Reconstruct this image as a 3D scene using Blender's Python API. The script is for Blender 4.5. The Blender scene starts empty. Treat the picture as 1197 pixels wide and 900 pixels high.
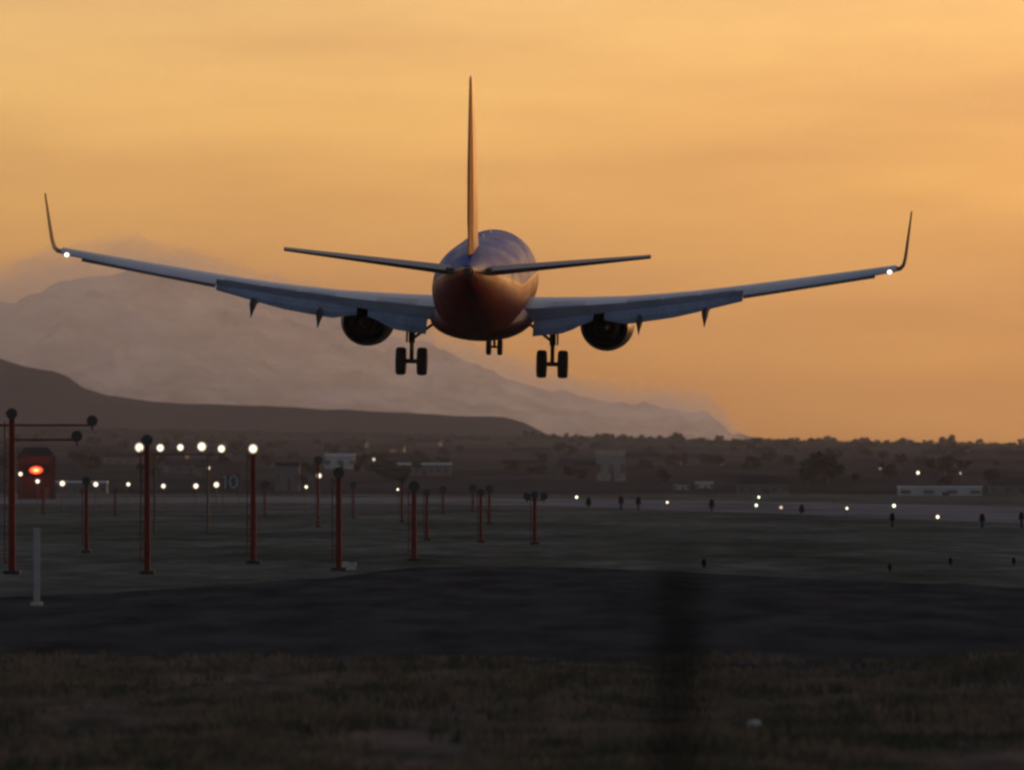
import bpy, bmesh, math, random
from mathutils import Vector, Matrix, noise
R = math.radians
random.seed(11)
S = bpy.context.scene
COL = S.collection

# ------------------------------------------------------------------ camera, sky, sun, exposure
F = 12500.0            # focal length in pixels of the 1197 px wide photograph
HC = 3.0               # camera height (m)
HY = 565.0             # row of the true horizon
cd = bpy.data.cameras.new('camera')
cam = bpy.data.objects.new('camera', cd)
COL.objects.link(cam)
S.camera = cam
cd.sensor_width = 36.0
cd.lens = 36.0 * F / 1197.0
cd.clip_start = 0.5
cd.clip_end = 60000
cam.location = (0, 0, HC)
cam.rotation_euler = (R(90) + math.atan((HY - 450.0) / F), 0, 0)
cd.dof.use_dof = True
cd.dof.focus_distance = 434.0
cd.dof.aperture_fstop = 4.2
SUN_EL, SUN_AZ = 3.0, 40.0      # azimuth clockwise from the viewing direction
W = bpy.data.worlds.new('World')
S.world = W
W.use_nodes = True
nt = W.node_tree
nt.nodes.clear()
wo = nt.nodes.new('ShaderNodeOutputWorld')
bg = nt.nodes.new('ShaderNodeBackground')
sky = nt.nodes.new('ShaderNodeTexSky')
sky.sky_type = 'NISHITA'
sky.sun_disc = False
sky.sun_elevation = R(SUN_EL)
sky.sun_rotation = R(SUN_AZ)
sky.altitude = 1300
sky.air_density = 1.0
sky.dust_density = 5.8
sky.ozone_density = 1.0
bg.inputs['Strength'].default_value = 0.10
tc = nt.nodes.new('ShaderNodeTexCoord')
# thin level cloud streaks across the whole sky dome
mp = nt.nodes.new('ShaderNodeMapping')
mp.inputs['Scale'].default_value = (9, 9, 60)
nz = nt.nodes.new('ShaderNodeTexNoise')
nz.inputs['Scale'].default_value = 1.6
nz.inputs['Detail'].default_value = 5
nz.inputs['Roughness'].default_value = 0.55
cr = nt.nodes.new('ShaderNodeValToRGB')
cr.color_ramp.elements[0].position = 0.33
cr.color_ramp.elements[0].color = (0.84, 0.77, 0.80, 1)
cr.color_ramp.elements[1].position = 0.68
cr.color_ramp.elements[1].color = (1.08, 1.08, 1.04, 1)
mu = nt.nodes.new('ShaderNodeMix')
mu.data_type = 'RGBA'
mu.blend_type = 'MULTIPLY'
mu.inputs[0].default_value = 1.0
tint = nt.nodes.new('ShaderNodeMix')
tint.data_type = 'RGBA'
tint.blend_type = 'MULTIPLY'
tint.inputs[0].default_value = 1.0
tint.inputs[7].default_value = (1.0, 0.885, 0.93, 1)
L = nt.links.new
L(tc.outputs['Generated'], mp.inputs['Vector'])
L(mp.outputs[0], nz.inputs['Vector'])
L(nz.outputs['Fac'], cr.inputs[0])
L(sky.outputs[0], mu.inputs[6])
L(cr.outputs[0], mu.inputs[7])
L(mu.outputs[2], tint.inputs[6])
L(tint.outputs[2], bg.inputs['Color'])
L(bg.outputs[0], wo.inputs['Surface'])
sl = bpy.data.lights.new('sun', 'SUN')
sl.energy = 0.15
sl.angle = R(3)
sl.color = (1.0, 0.55, 0.25)
sun = bpy.data.objects.new('sun', sl)
COL.objects.link(sun)
sd = Vector((math.sin(R(SUN_AZ)) * math.cos(R(SUN_EL)), math.cos(R(SUN_AZ)) * math.cos(R(SUN_EL)), math.sin(R(SUN_EL))))
sun.rotation_euler = sd.to_track_quat('Z', 'Y').to_euler()
sun.location = (0, 0, 400)
V = S.view_settings
V.view_transform = 'Standard'
V.look = 'None'
V.gamma = 1
V.exposure = 1.5
V.use_curve_mapping = False
S.render.engine = 'CYCLES'
S.cycles.use_denoising = True
S.cycles.pixel_filter_type = 'GAUSSIAN'
S.cycles.filter_width = 2.9
S.cycles.max_bounces = 6
HAZE = 2.4e-5

# ------------------------------------------------------------------ helpers
def at(px, py, d):
    return Vector(((px - 598.5) / F * d, d, HC + (HY - py) / F * d))

def gd(py):                          # distance of flat ground seen on row py
    return F * HC / (py - HY)

def bx(bm, cx, cy, cz, sx, sy, sz, rot=None):
    m = Matrix.Translation((cx, cy, cz))
    if rot: m = m @ rot
    bmesh.ops.create_cube(bm, size=1, matrix=m @ Matrix.Diagonal((sx, sy, sz, 1)))

def cyl(bm, p0, p1, r0, r1=None, n=12, caps=True):
    r1 = r0 if r1 is None else r1
    p0, p1 = Vector(p0), Vector(p1)
    d = p1 - p0
    m = Matrix.Translation((p0 + p1) / 2) @ d.to_track_quat('Z', 'Y').to_matrix().to_4x4()
    bmesh.ops.create_cone(bm, cap_ends=caps, segments=n, radius1=r0, radius2=r1, depth=d.length, matrix=m)

def sph(bm, c, r, sx=1, sy=1, sz=1, u=14, v=9):
    bmesh.ops.create_uvsphere(bm, u_segments=u, v_segments=v, radius=r, matrix=Matrix.Translation(c) @ Matrix.Diagonal((sx, sy, sz, 1)))

def loft(bm, rings, cap0=True, cap1=True, closed=True):
    vs = [[bm.verts.new(p) for p in r] for r in rings]
    n = len(vs[0])
    for a, b in zip(vs[:-1], vs[1:]):
        for i in range(n if closed else n - 1):
            j = (i + 1) % n
            bm.faces.new((a[i], a[j], b[j], b[i]))
    if cap0: bm.faces.new(vs[0][::-1])
    if cap1: bm.faces.new(vs[-1])

def obj(name, bm, mat, parent=None, smooth=True, angle=40, bevel=0):
    bmesh.ops.recalc_face_normals(bm, faces=bm.faces[:])
    me = bpy.data.meshes.new(name)
    bm.to_mesh(me)
    bm.free()
    if mat: me.materials.append(mat)
    if smooth:
        for p in me.polygons: p.use_smooth = True
        me.set_sharp_from_angle(angle=R(angle))
    o = bpy.data.objects.new(name, me)
    COL.objects.link(o)
    if parent: o.parent = parent
    if bevel:
        b = o.modifiers.new('bevel', 'BEVEL')
        b.width = bevel
        b.segments = 2
    return o

def tag(o, label, cat, group=None, kind=None):
    if label: o['label'] = label
    if cat: o['category'] = cat
    if group: o['group'] = group
    if kind: o['kind'] = kind
    return o

def thing(name, label, cat, loc=(0, 0, 0), rz=0, group=None):
    o = bpy.data.objects.new(name, None)
    COL.objects.link(o)
    o.location = loc
    o.rotation_euler = (0, 0, rz)
    o.empty_display_size = 0.3
    return tag(o, label, cat, group)

def dup(root, loc, rz=0, label=None, cat=None, group=None, scale=None):
    r = root.copy()
    COL.objects.link(r)
    r.location = loc
    r.rotation_euler = (0, 0, rz)
    if scale: r.scale = scale
    if label: r['label'] = label
    if cat: r['category'] = cat
    if group: r['group'] = group
    for ch in list(root.children):
        c = ch.copy()
        COL.objects.link(c)
        c.parent = r
        for g in list(ch.children):
            e = g.copy()
            COL.objects.link(e)
            e.parent = c
    return r

def nd(t, k, **kw):
    n = t.nodes.new(k)
    for a, b in kw.items(): setattr(n, a, b)
    return n

def mat(name, c1, c2=None, scale=1.0, rough=0.8, metal=0.0, spec=0.5, stretch=(1, 1, 1), detail=5, bump=0, coat=0, lo=0.35, hi=0.65, alpha_r=None):
    m = bpy.data.materials.new(name)
    m.use_nodes = True
    t = m.node_tree
    b = t.nodes['Principled BSDF']
    b.inputs['Base Color'].default_value = (*c1, 1)
    b.inputs['Roughness'].default_value = rough
    b.inputs['Metallic'].default_value = metal
    b.inputs['Specular IOR Level'].default_value = spec
    b.inputs['Coat Weight'].default_value = coat
    b.inputs['Coat Roughness'].default_value = 0.12
    c2 = c2 or tuple(x * 0.75 for x in c1)
    g = nd(t, 'ShaderNodeTexCoord')
    mpn = nd(t, 'ShaderNodeMapping')
    mpn.inputs['Scale'].default_value = stretch
    n = nd(t, 'ShaderNodeTexNoise')
    n.inputs['Scale'].default_value = scale
    n.inputs['Detail'].default_value = detail
    n.inputs['Roughness'].default_value = 0.62
    r = nd(t, 'ShaderNodeValToRGB')
    r.color_ramp.elements[0].position = lo
    r.color_ramp.elements[0].color = (*c2, 1)
    r.color_ramp.elements[1].position = hi
    r.color_ramp.elements[1].color = (*c1, 1)
    t.links.new(g.outputs['Object'], mpn.inputs[0])
    t.links.new(mpn.outputs[0], n.inputs['Vector'])
    t.links.new(n.outputs['Fac'], r.inputs[0])
    t.links.new(r.outputs[0], b.inputs['Base Color'])
    if bump:
        bp = nd(t, 'ShaderNodeBump')
        bp.inputs['Strength'].default_value = bump
        t.links.new(n.outputs['Fac'], bp.inputs['Height'])
        t.links.new(bp.outputs[0], b.inputs['Normal'])
    return m

def glow(name, col, strength):
    """Lamp lens: hottest at the middle of the lens, dim towards its rim."""
    m = bpy.data.materials.new(name)
    m.use_nodes = True
    t = m.node_tree
    b = t.nodes['Principled BSDF']
    b.inputs['Base Color'].default_value = (*(c * .3 for c in col), 1)
    b.inputs['Emission Color'].default_value = (*col, 1)
    g = nd(t, 'ShaderNodeTexCoord')
    mp_ = nd(t, 'ShaderNodeMapping')
    mp_.inputs['Location'].default_value = (-1, 0, -1)
    mp_.inputs['Scale'].default_value = (2, 0, 2)
    gr = nd(t, 'ShaderNodeTexGradient', gradient_type='SPHERICAL')
    pw = nd(t, 'ShaderNodeMath', operation='POWER')
    pw.inputs[1].default_value = 1.7
    mu_ = nd(t, 'ShaderNodeMath', operation='MULTIPLY')
    mu_.inputs[1].default_value = strength
    t.links.new(g.outputs['Generated'], mp_.inputs[0])
    t.links.new(mp_.outputs[0], gr.inputs[0])
    t.links.new(gr.outputs['Fac'], pw.inputs[0])
    t.links.new(pw.outputs[0], mu_.inputs[0])
    t.links.new(mu_.outputs[0], b.inputs['Emission Strength'])
    m.cycles.emission_sampling = 'NONE'
    return m

# ------------------------------------------------------------------ materials
def ground_material():
    m = bpy.data.materials.new('airfield_ground')
    m.use_nodes = True
    t = m.node_tree
    b = t.nodes['Principled BSDF']
    b.inputs['Roughness'].default_value = 1
    b.inputs['Specular IOR Level'].default_value = 0.0
    g = nd(t, 'ShaderNodeTexCoord')
    def nse(scale, st, detail=6):
        mm = nd(t, 'ShaderNodeMapping')
        mm.inputs['Scale'].default_value = st
        n = nd(t, 'ShaderNodeTexNoise')
        n.inputs['Scale'].default_value = scale
        n.inputs['Detail'].default_value = detail
        n.inputs['Roughness'].default_value = 0.65
        t.links.new(g.outputs['Object'], mm.inputs[0])
        t.links.new(mm.outputs[0], n.inputs['Vector'])
        return n
    a = nse(0.5, (1.0, 0.14, 1))
    c = nse(0.06, (1.0, 0.12, 1), 4)
    r1 = nd(t, 'ShaderNodeValToRGB')
    e = r1.color_ramp.elements
    e[0].position = 0.34; e[0].color = (0.046, 0.054, 0.048, 1)
    e[1].position = 0.66; e[1].color = (0.112, 0.109, 0.100, 1)
    k = r1.color_ramp.elements.new(0.5); k.color = (0.074, 0.082, 0.069, 1)
    r2 = nd(t, 'ShaderNodeValToRGB')
    e = r2.color_ramp.elements
    e[0].position = 0.38; e[0].color = (0.62, 0.68, 0.62, 1)
    e[1].position = 0.62; e[1].color = (1.45, 1.35, 1.4, 1)
    mx = nd(t, 'ShaderNodeMix', data_type='RGBA', blend_type='MULTIPLY')
    mx.inputs[0].default_value = 1
    t.links.new(a.outputs['Fac'], r1.inputs[0])
    t.links.new(c.outputs['Fac'], r2.inputs[0])
    t.links.new(r1.outputs[0], mx.inputs[6])
    t.links.new(r2.outputs[0], mx.inputs[7])
    t.links.new(mx.outputs[2], b.inputs['Base Color'])
    return m

def mountain_material(name, rock, snow, scale, lo, hi):
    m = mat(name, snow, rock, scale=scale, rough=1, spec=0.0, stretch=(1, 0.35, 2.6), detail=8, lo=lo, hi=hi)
    return m

M = {}
M['ground'] = ground_material()
M['asphalt'] = mat('asphalt', (0.052, 0.052, 0.052), (0.024, 0.024, 0.0245), scale=0.55, rough=1, spec=0.0, stretch=(1, 0.10, 1), detail=7)
M['scrub'] = mat('dark_scrub', (0.042, 0.044, 0.048), (0.014, 0.016, 0.020), scale=0.02, rough=1, spec=0.0, stretch=(1, 0.12, 1), detail=8, lo=.40, hi=.62)
M['soil'] = mat('verge_soil', (0.125, 0.098, 0.080), (0.045, 0.044, 0.036), scale=0.9, rough=1, spec=0.0, stretch=(1, 0.12, 1), detail=8, lo=.38, hi=.62)
M['concrete'] = mat('runway_concrete', (0.20, 0.19, 0.20), (0.10, 0.095, 0.10), scale=0.05, rough=1, spec=0.0, stretch=(1, 0.1, 1))
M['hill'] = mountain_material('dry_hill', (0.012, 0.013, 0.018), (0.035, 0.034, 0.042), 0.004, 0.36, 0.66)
M['mountain'] = mountain_material('snowy_rock', (0.034, 0.033, 0.038), (0.50, 0.46, 0.43), 0.010, 0.40, 0.62)
M['grass'] = mat('dry_grass', (0.165, 0.120, 0.090), (0.050, 0.054, 0.036), lo=.42, hi=.58, scale=0.35, rough=1, spec=0.05)
M['leaf'] = mat('tree_leaves', (0.040, 0.045, 0.030), (0.020, 0.025, 0.016), scale=0.3, rough=1, spec=0.0)
M['bark'] = mat('bark', (0.09, 0.07, 0.05), scale=3, rough=1)
M['red_pole'] = mat('red_pole_paint', (0.135, 0.024, 0.017), (0.085, 0.016, 0.013), scale=2, rough=0.8, spec=0.15)
M['dark'] = mat('dark_metal', (0.020, 0.018, 0.020), scale=4, rough=0.6)
M['grey_metal'] = mat('grey_metal', (0.30, 0.31, 0.33), scale=3, rough=0.45, metal=0.7)
M['white_paint'] = mat('white_paint', (0.62, 0.62, 0.62), (0.42, 0.42, 0.42), scale=4, rough=0.6)
M['stone'] = mat('pale_stone', (0.34, 0.32, 0.29), scale=8, rough=0.95, bump=0.3)
M['lamp'] = glow('lit_lamp', (1.0, 0.80, 0.58), 2.2)
M['lamp_dim'] = glow('dim_lamp', (1.0, 0.80, 0.60), .7)
M['lamp_red'] = glow('red_lamp', (1.0, 0.09, 0.03), 4)
M['lamp_green'] = glow('greenish_lamp', (0.85, 1.0, 0.62), 2.4)
M['strobe'] = glow('wing_lamp', (1.0, 0.86, 0.66), 4)
M['rubber'] = mat('tyre_rubber', (0.018, 0.016, 0.016), scale=4, rough=0.85)
M['wing_grey'] = mat('wing_grey_paint', (0.20, 0.23, 0.30), (0.14, 0.165, 0.22), scale=0.7, rough=0.34, stretch=(1, 0.5, 1), spec=0.5)
M['flap_grey'] = mat('flap_grey', (0.15, 0.185, 0.25), (0.09, 0.115, 0.16), scale=1.6, rough=0.38, stretch=(1.5, 0.3, 1))
M['nacelle'] = mat('nacelle_blue', (0.014, 0.015, 0.04), scale=2, rough=0.45, spec=0.3)
M['fairing_dark'] = mat('fairing_dark', (0.03, 0.026, 0.028), scale=2, rough=0.7, spec=0.2)
M['matte_dark'] = mat('matte_dark', (0.016, 0.016, 0.014), scale=2, rough=1, spec=0.0)
M['stab_grey'] = mat('stabilizer_grey', (0.13, 0.12, 0.13), scale=1, rough=0.5, spec=0.3)
M['burnt'] = mat('burnt_metal', (0.035, 0.03, 0.028), scale=3, rough=0.7, spec=0.2)
M['fin'] = mat('tail_orange', (0.36, 0.13, 0.028), (0.27, 0.09, 0.02), scale=0.8, rough=0.7, spec=0.1)
M['fin_red'] = mat('tail_red', (0.28, 0.035, 0.02), scale=0.8, rough=0.35, coat=0.3)
M['tan'] = mat('tan_wall', (0.22, 0.20, 0.18), (0.16, 0.14, 0.13), scale=0.5)
M['pale'] = mat('pale_wall', (0.30, 0.30, 0.31), (0.22, 0.22, 0.24), scale=0.4)
M['brown_wall'] = mat('brown_wall', (0.06, 0.035, 0.035), scale=0.5)
M['grey_wall'] = mat('grey_wall', (0.085, 0.085, 0.095), scale=0.5)
M['roof_dark'] = mat('dark_roof', (0.025, 0.024, 0.028), scale=0.8, rough=0.95, spec=0.1)
M['roof_pale'] = mat('pale_roof', (0.50, 0.53, 0.58), (0.38, 0.40, 0.45), scale=0.3, rough=0.7)
M['beige'] = mat('beige_panel', (0.36, 0.30, 0.24), scale=.4)
M['house_wall'] = mat('house_wall', (0.09, 0.075, 0.06), scale=.5)
M['glass'] = mat('window_glass', (0.07, 0.07, 0.08), scale=1, rough=0.15)
M['shelter'] = mat('shelter_red', (0.022, 0.013, 0.016), scale=1, rough=1, spec=0.0)

def livery():
    m = bpy.data.materials.new('fuselage_livery')
    m.use_nodes = True
    t = m.node_tree
    b = t.nodes['Principled BSDF']
    b.inputs['Roughness'].default_value = 0.5
    b.inputs['Specular IOR Level'].default_value = 0.12
    b.inputs['Coat Weight'].default_value = 0.0
    b.inputs['Coat Roughness'].default_value = 0.10
    g = nd(t, 'ShaderNodeTexCoord')
    sx = nd(t, 'ShaderNodeSeparateXYZ')
    t.links.new(g.outputs['Object'], sx.inputs[0])
    # paint line climbs towards the tail:  v = z + 0.030*max(0,-y-3)^... (linear)
    my = nd(t, 'ShaderNodeMath', operation='MULTIPLY_ADD')
    my.inputs[1].default_value = -1; my.inputs[2].default_value = -6.0
    mxx = nd(t, 'ShaderNodeMath', operation='MAXIMUM'); mxx.inputs[1].default_value = 0
    mk = nd(t, 'ShaderNodeMath', operation='MULTIPLY_ADD'); mk.inputs[1].default_value = -0.10
    t.links.new(sx.outputs['Y'], my.inputs[0])
    t.links.new(my.outputs[0], mxx.inputs[0])
    t.links.new(mxx.outputs[0], mk.inputs[0])
    t.links.new(sx.outputs['Z'], mk.inputs[2])
    mr = nd(t, 'ShaderNodeMapRange')
    mr.inputs['From Min'].default_value = -2.4
    mr.inputs['From Max'].default_value = 2.4
    t.links.new(mk.outputs[0], mr.inputs[0])
    cr = nd(t, 'ShaderNodeValToRGB')
    cr.color_ramp.interpolation = 'CONSTANT'
    e = cr.color_ramp.elements
    e[0].position = 0; e[0].color = (0.15, 0.018, 0.016, 1)
    e[1].position = 0.50; e[1].color = (0.30, 0.060, 0.02, 1)
    k = e.new(0.54); k.color = (0.55, 0.30, 0.10, 1)
    k = e.new(0.565); k.color = (0.045, 0.050, 0.24, 1)
    t.links.new(mr.outputs[0], cr.inputs[0])
    # row of cabin windows
    wv = nd(t, 'ShaderNodeMath', operation='PINGPONG'); wv.inputs[1].default_value = 0.25
    t.links.new(sx.outputs['Y'], wv.inputs[0])
    w1 = nd(t, 'ShaderNodeMath', operation='LESS_THAN'); w1.inputs[1].default_value = 0.11
    t.links.new(wv.outputs[0], w1.inputs[0])
    zc = nd(t, 'ShaderNodeMath', operation='SUBTRACT'); zc.inputs[1].default_value = 0.62
    ab = nd(t, 'ShaderNodeMath', operation='ABSOLUTE')
    w2 = nd(t, 'ShaderNodeMath', operation='LESS_THAN'); w2.inputs[1].default_value = 0.17
    t.links.new(sx.outputs['Z'], zc.inputs[0]); t.links.new(zc.outputs[0], ab.inputs[0]); t.links.new(ab.outputs[0], w2.inputs[0])
    ya = nd(t, 'ShaderNodeMath', operation='ADD'); ya.inputs[1].default_value = -1.5
    yb = nd(t, 'ShaderNodeMath', operation='ABSOLUTE')
    w3 = nd(t, 'ShaderNodeMath', operation='LESS_THAN'); w3.inputs[1].default_value = 10.5
    t.links.new(sx.outputs['Y'], ya.inputs[0]); t.links.new(ya.outputs[0], yb.inputs[0]); t.links.new(yb.outputs[0], w3.inputs[0])
    p1 = nd(t, 'ShaderNodeMath', operation='MULTIPLY'); p2 = nd(t, 'ShaderNodeMath', operation='MULTIPLY')
    t.links.new(w1.outputs[0], p1.inputs[0]); t.links.new(w2.outputs[0], p1.inputs[1])
    t.links.new(p1.outputs[0], p2.inputs[0]); t.links.new(w3.outputs[0], p2.inputs[1])
    fx = nd(t, 'ShaderNodeMix', data_type='RGBA')
    t.links.new(p2.outputs[0], fx.inputs[0])
    t.links.new(cr.outputs[0], fx.inputs[6])
    fx.inputs[7].default_value = (0.02, 0.02, 0.025, 1)
    # grime, patchy tone painting broken pale highlights into the colour, and panel joints
    mpp = nd(t, 'ShaderNodeMapping'); mpp.inputs['Scale'].default_value = (1, .35, 1)
    gn = nd(t, 'ShaderNodeTexNoise'); gn.inputs['Scale'].default_value = 1.3; gn.inputs['Detail'].default_value = 6
    gr = nd(t, 'ShaderNodeMapRange'); gr.inputs['From Min'].default_value = .3; gr.inputs['From Max'].default_value = .7
    gr.inputs['To Min'].default_value = .55; gr.inputs['To Max'].default_value = 1.35
    rr = nd(t, 'ShaderNodeMapRange'); rr.inputs['From Min'].default_value = .35; rr.inputs['From Max'].default_value = .65
    rr.inputs['To Min'].default_value = .42; rr.inputs['To Max'].default_value = .62
    pj = nd(t, 'ShaderNodeMath', operation='PINGPONG'); pj.inputs[1].default_value = 1.1
    pl_ = nd(t, 'ShaderNodeMath', operation='GREATER_THAN'); pl_.inputs[1].default_value = .035
    pm = nd(t, 'ShaderNodeMath', operation='MULTIPLY_ADD'); pm.inputs[1].default_value = .5; pm.inputs[2].default_value = .5
    gm = nd(t, 'ShaderNodeMath', operation='MULTIPLY')
    vm = nd(t, 'ShaderNodeVectorMath', operation='SCALE')
    t.links.new(g.outputs['Object'], mpp.inputs[0]); t.links.new(mpp.outputs[0], gn.inputs['Vector'])
    t.links.new(gn.outputs['Fac'], gr.inputs[0]); t.links.new(gn.outputs['Fac'], rr.inputs[0])
    t.links.new(sx.outputs['Y'], pj.inputs[0]); t.links.new(pj.outputs[0], pl_.inputs[0]); t.links.new(pl_.outputs[0], pm.inputs[0])
    t.links.new(gr.outputs[0], gm.inputs[0]); t.links.new(pm.outputs[0], gm.inputs[1])
    t.links.new(fx.outputs[2], vm.inputs[0]); t.links.new(gm.outputs[0], vm.inputs['Scale'])
    t.links.new(rr.outputs[0], b.inputs['Roughness'])
    t.links.new(vm.outputs[0], b.inputs['Base Color'])
    return m
M['livery'] = livery()

# ------------------------------------------------------------------ terrain
def rise(x, d):
    """Height of the land: flat airfield, then a long slope up to a low ridge about 8 km off."""
    ridge = 34.6 - 0.018 * max(-400, min(900, x - 27))
    t = max(0.0, (d - 2300) / 5700)
    if d > 8000:
        t = max(0.0, 1 - (d - 8000) / 3500)
    z = ridge * (t ** 1.12 if t > 0 else 0)
    if t > 0:
        z += min(t * 6, 1) * 1.6 * noise.noise(Vector((x * 0.012, d * 0.002, 3)))
    return z

def ground():
    ds = [-1500, -300, 0, 60, 112, 180, 260, 340, 420, 520, 650, 800, 1000, 1250, 1500, 1800, 2100, 2300]
    ds += [2300 + 150 * i for i in range(1, 61)] + [13000, 16000, 19000, 22400]
    bm = bmesh.new()
    rows = []
    for d in ds:
        hw = 700 + max(d, 0) * 0.42
        rows.append([bm.verts.new((u * hw, d, rise(u * hw, d))) for u in [((i - 60) / 60) * (0.12 + 0.88 * abs((i - 60) / 60)) for i in range(121)]])
    for a, b in zip(rows[:-1], rows[1:]):
        for i in range(120):
            bm.faces.new((a[i], a[i + 1], b[i + 1], b[i]))
    o = obj('ground', bm, M['ground'], angle=180)
    o.data.materials.append(M['scrub'])          # dark scrub covers the slope beyond the airfield
    for p in o.data.polygons:
        if p.center.y > 2450: p.material_index = 1
    return tag(o, None, None, kind='structure')
ground()

def interp(tab, x):
    if x <= tab[0][0]: return tab[0][1]
    for (a, b), (c, d) in zip(tab[:-1], tab[1:]):
        if x <= c:
            t = (x - a) / (c - a)
            return b + (d - b) * t
    return tab[-1][1]

def sheet(name, pts, m, z):
    bm = bmesh.new()
    bm.faces.new([bm.verts.new((p[0], p[1], z)) for p in pts])
    return tag(obj(name, bm, m, smooth=False), None, None, kind='structure')

def G(px, py):
    d = gd(py)
    return ((px - 598.5) / F * d, d)

def taxi_far():
    pts = []
    for k in range(110):
        px = -900 + 3100 * k / 109
        py = interp([(-900, 700), (0, 698), (180, 690), (380, 675), (500, 661), (700, 664), (950, 676), (1197, 686), (2200, 722)], px)
        py += 2.6 * noise.noise(Vector((px * .02, 6, 4))) + 1.6 * noise.noise(Vector((px * .09, 8, 4)))
        pts.append(G(px, py))
    return pts
sheet('taxiway', taxi_far() + [G(2200, 830), G(1197, 806), G(800, 796), G(450, 788), G(200, 776), G(-900, 760)], M['asphalt'], 0.004)
def verge_edge():
    pts = []
    for k in range(90):
        px = -900 + 3100 * k / 89
        py = interp([(-900, 752), (0, 764), (200, 768), (450, 780), (800, 789), (1197, 800), (2200, 822)], px)
        py += 7 * noise.noise(Vector((px * .013, 1, 4))) + 4 * noise.noise(Vector((px * .06, 2, 4)))
        pts.append(G(px, py))
    return pts
sheet('verge', verge_edge() + [(60, 60), (-60, 60)], M['soil'], 0.012)
sheet('runway', [G(-200, 583), G(400, 580.5), G(700, 583), G(1000, 588), G(1197, 592), G(2400, 611), G(2400, 650), G(1197, 612), G(900, 600), G(640, 591), G(300, 587), G(-200, 590)],
      M['concrete'], 0.008)

def range_mesh(name, tab, d0, depth, m, rough_px, seed, nx=260, ny=36, freq=1.0):
    xs = [-1300, -1000, -750, -550, -420, -330] + [-300 + 1800 * i / nx for i in range(nx + 1)] + [1600, 1800, 2100, 2500]
    nx = len(xs)
    bm = bmesh.new()
    rows = []
    for j in range(ny):
        v = j / (ny - 1) * 2 - 1            # -1 front foot, 0 crest, +1 back foot
        d = d0 + v * depth
        row = []
        for i in range(nx):
            px = xs[i]
            x = (px - 598.5) / F * d0
            top = HC + (HY - interp(tab, px)) / F * d0
            prof = max(0.0, 1 - abs(v)) ** 0.85
            n = 0
            amp, fr = 1.0, freq * 0.005
            for o in range(5):
                q = noise.noise(Vector((x * fr + seed, d * fr * 0.3, o * 7.3)))
                n += amp * (1 - 2 * abs(q)) if o < 3 else amp * q
                amp *= 0.5; fr *= 2.1
            z = top * prof + (n - 0.9) * rough_px / F * d0 * min(1, prof * 3) * (0.6 if abs(v) < 0.04 else 1.0)
            row.append(bm.verts.new((x, d, max(-0.5, z))))
        rows.append(row)
    for a, b in zip(rows[:-1], rows[1:]):
        for i in range(nx - 1):
            bm.faces.new((a[i], a[i + 1], b[i + 1], b[i]))
    return tag(obj(name, bm, m, angle=180), None, None, kind='structure')

HILL = [(-1300, 440), (-300, 400), (-60, 410), (0, 417), (30, 427), (60, 430), (78, 437), (95, 450), (125, 460), (200, 468), (300, 473), (400, 477), (500, 482), (590, 487),
        (612, 494), (640, 508), (700, 526), (1300, 560), (2500, 565)]
MOUNT = [(-1300, 380), (-200, 330), (-60, 352), (0, 346), (22, 344), (48, 328), (75, 318), (110, 313), (165, 305), (200, 311), (250, 321), (330, 344),
         (420, 368), (500, 398), (560, 424), (640, 455), (700, 469), (760, 474), (822, 485), (840, 496), (872, 513), (890, 522), (1000, 540), (1300, 552), (2500, 563)]
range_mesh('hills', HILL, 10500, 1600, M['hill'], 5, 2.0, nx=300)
CORE = [(a, b + (13 if a < 400 else 13 - min(6, (a - 400) * .03))) for a, b in MOUNT]
range_mesh('mountain', CORE, 16800, 2600, M['mountain'], 20, 9.0, nx=600, ny=72, freq=1.5)
PEAK = [(-1300, 560), (1000, 540), (1036, 524), (1048, 514), (1060, 510), (1070, 513), (1082, 524), (1120, 540), (2500, 560)]
range_mesh('distant_peak', PEAK, 21300, 400, M['mountain'], 2, 5.0, nx=380, ny=16)

# ------------------------------------------------------------------ haze
hb = bmesh.new()
bx(hb, 0, 10500, 229, 21600, 25000, 462)
hz = obj('haze', hb, None, smooth=False)
hz['kind'] = 'stuff'
hm = bpy.data.materials.new('haze_air')
hm.use_nodes = True
t = hm.node_tree
t.nodes.clear()
o_ = t.nodes.new('ShaderNodeOutputMaterial')
pv = t.nodes.new('ShaderNodeVolumePrincipled')
pv.inputs['Color'].default_value = (0.76, 0.80, 0.94, 1)
pv.inputs['Density'].default_value = HAZE
pv.inputs['Anisotropy'].default_value = 0.35
t.links.new(pv.outputs[0], o_.inputs['Volume'])
hz.data.materials.append(hm)

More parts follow.
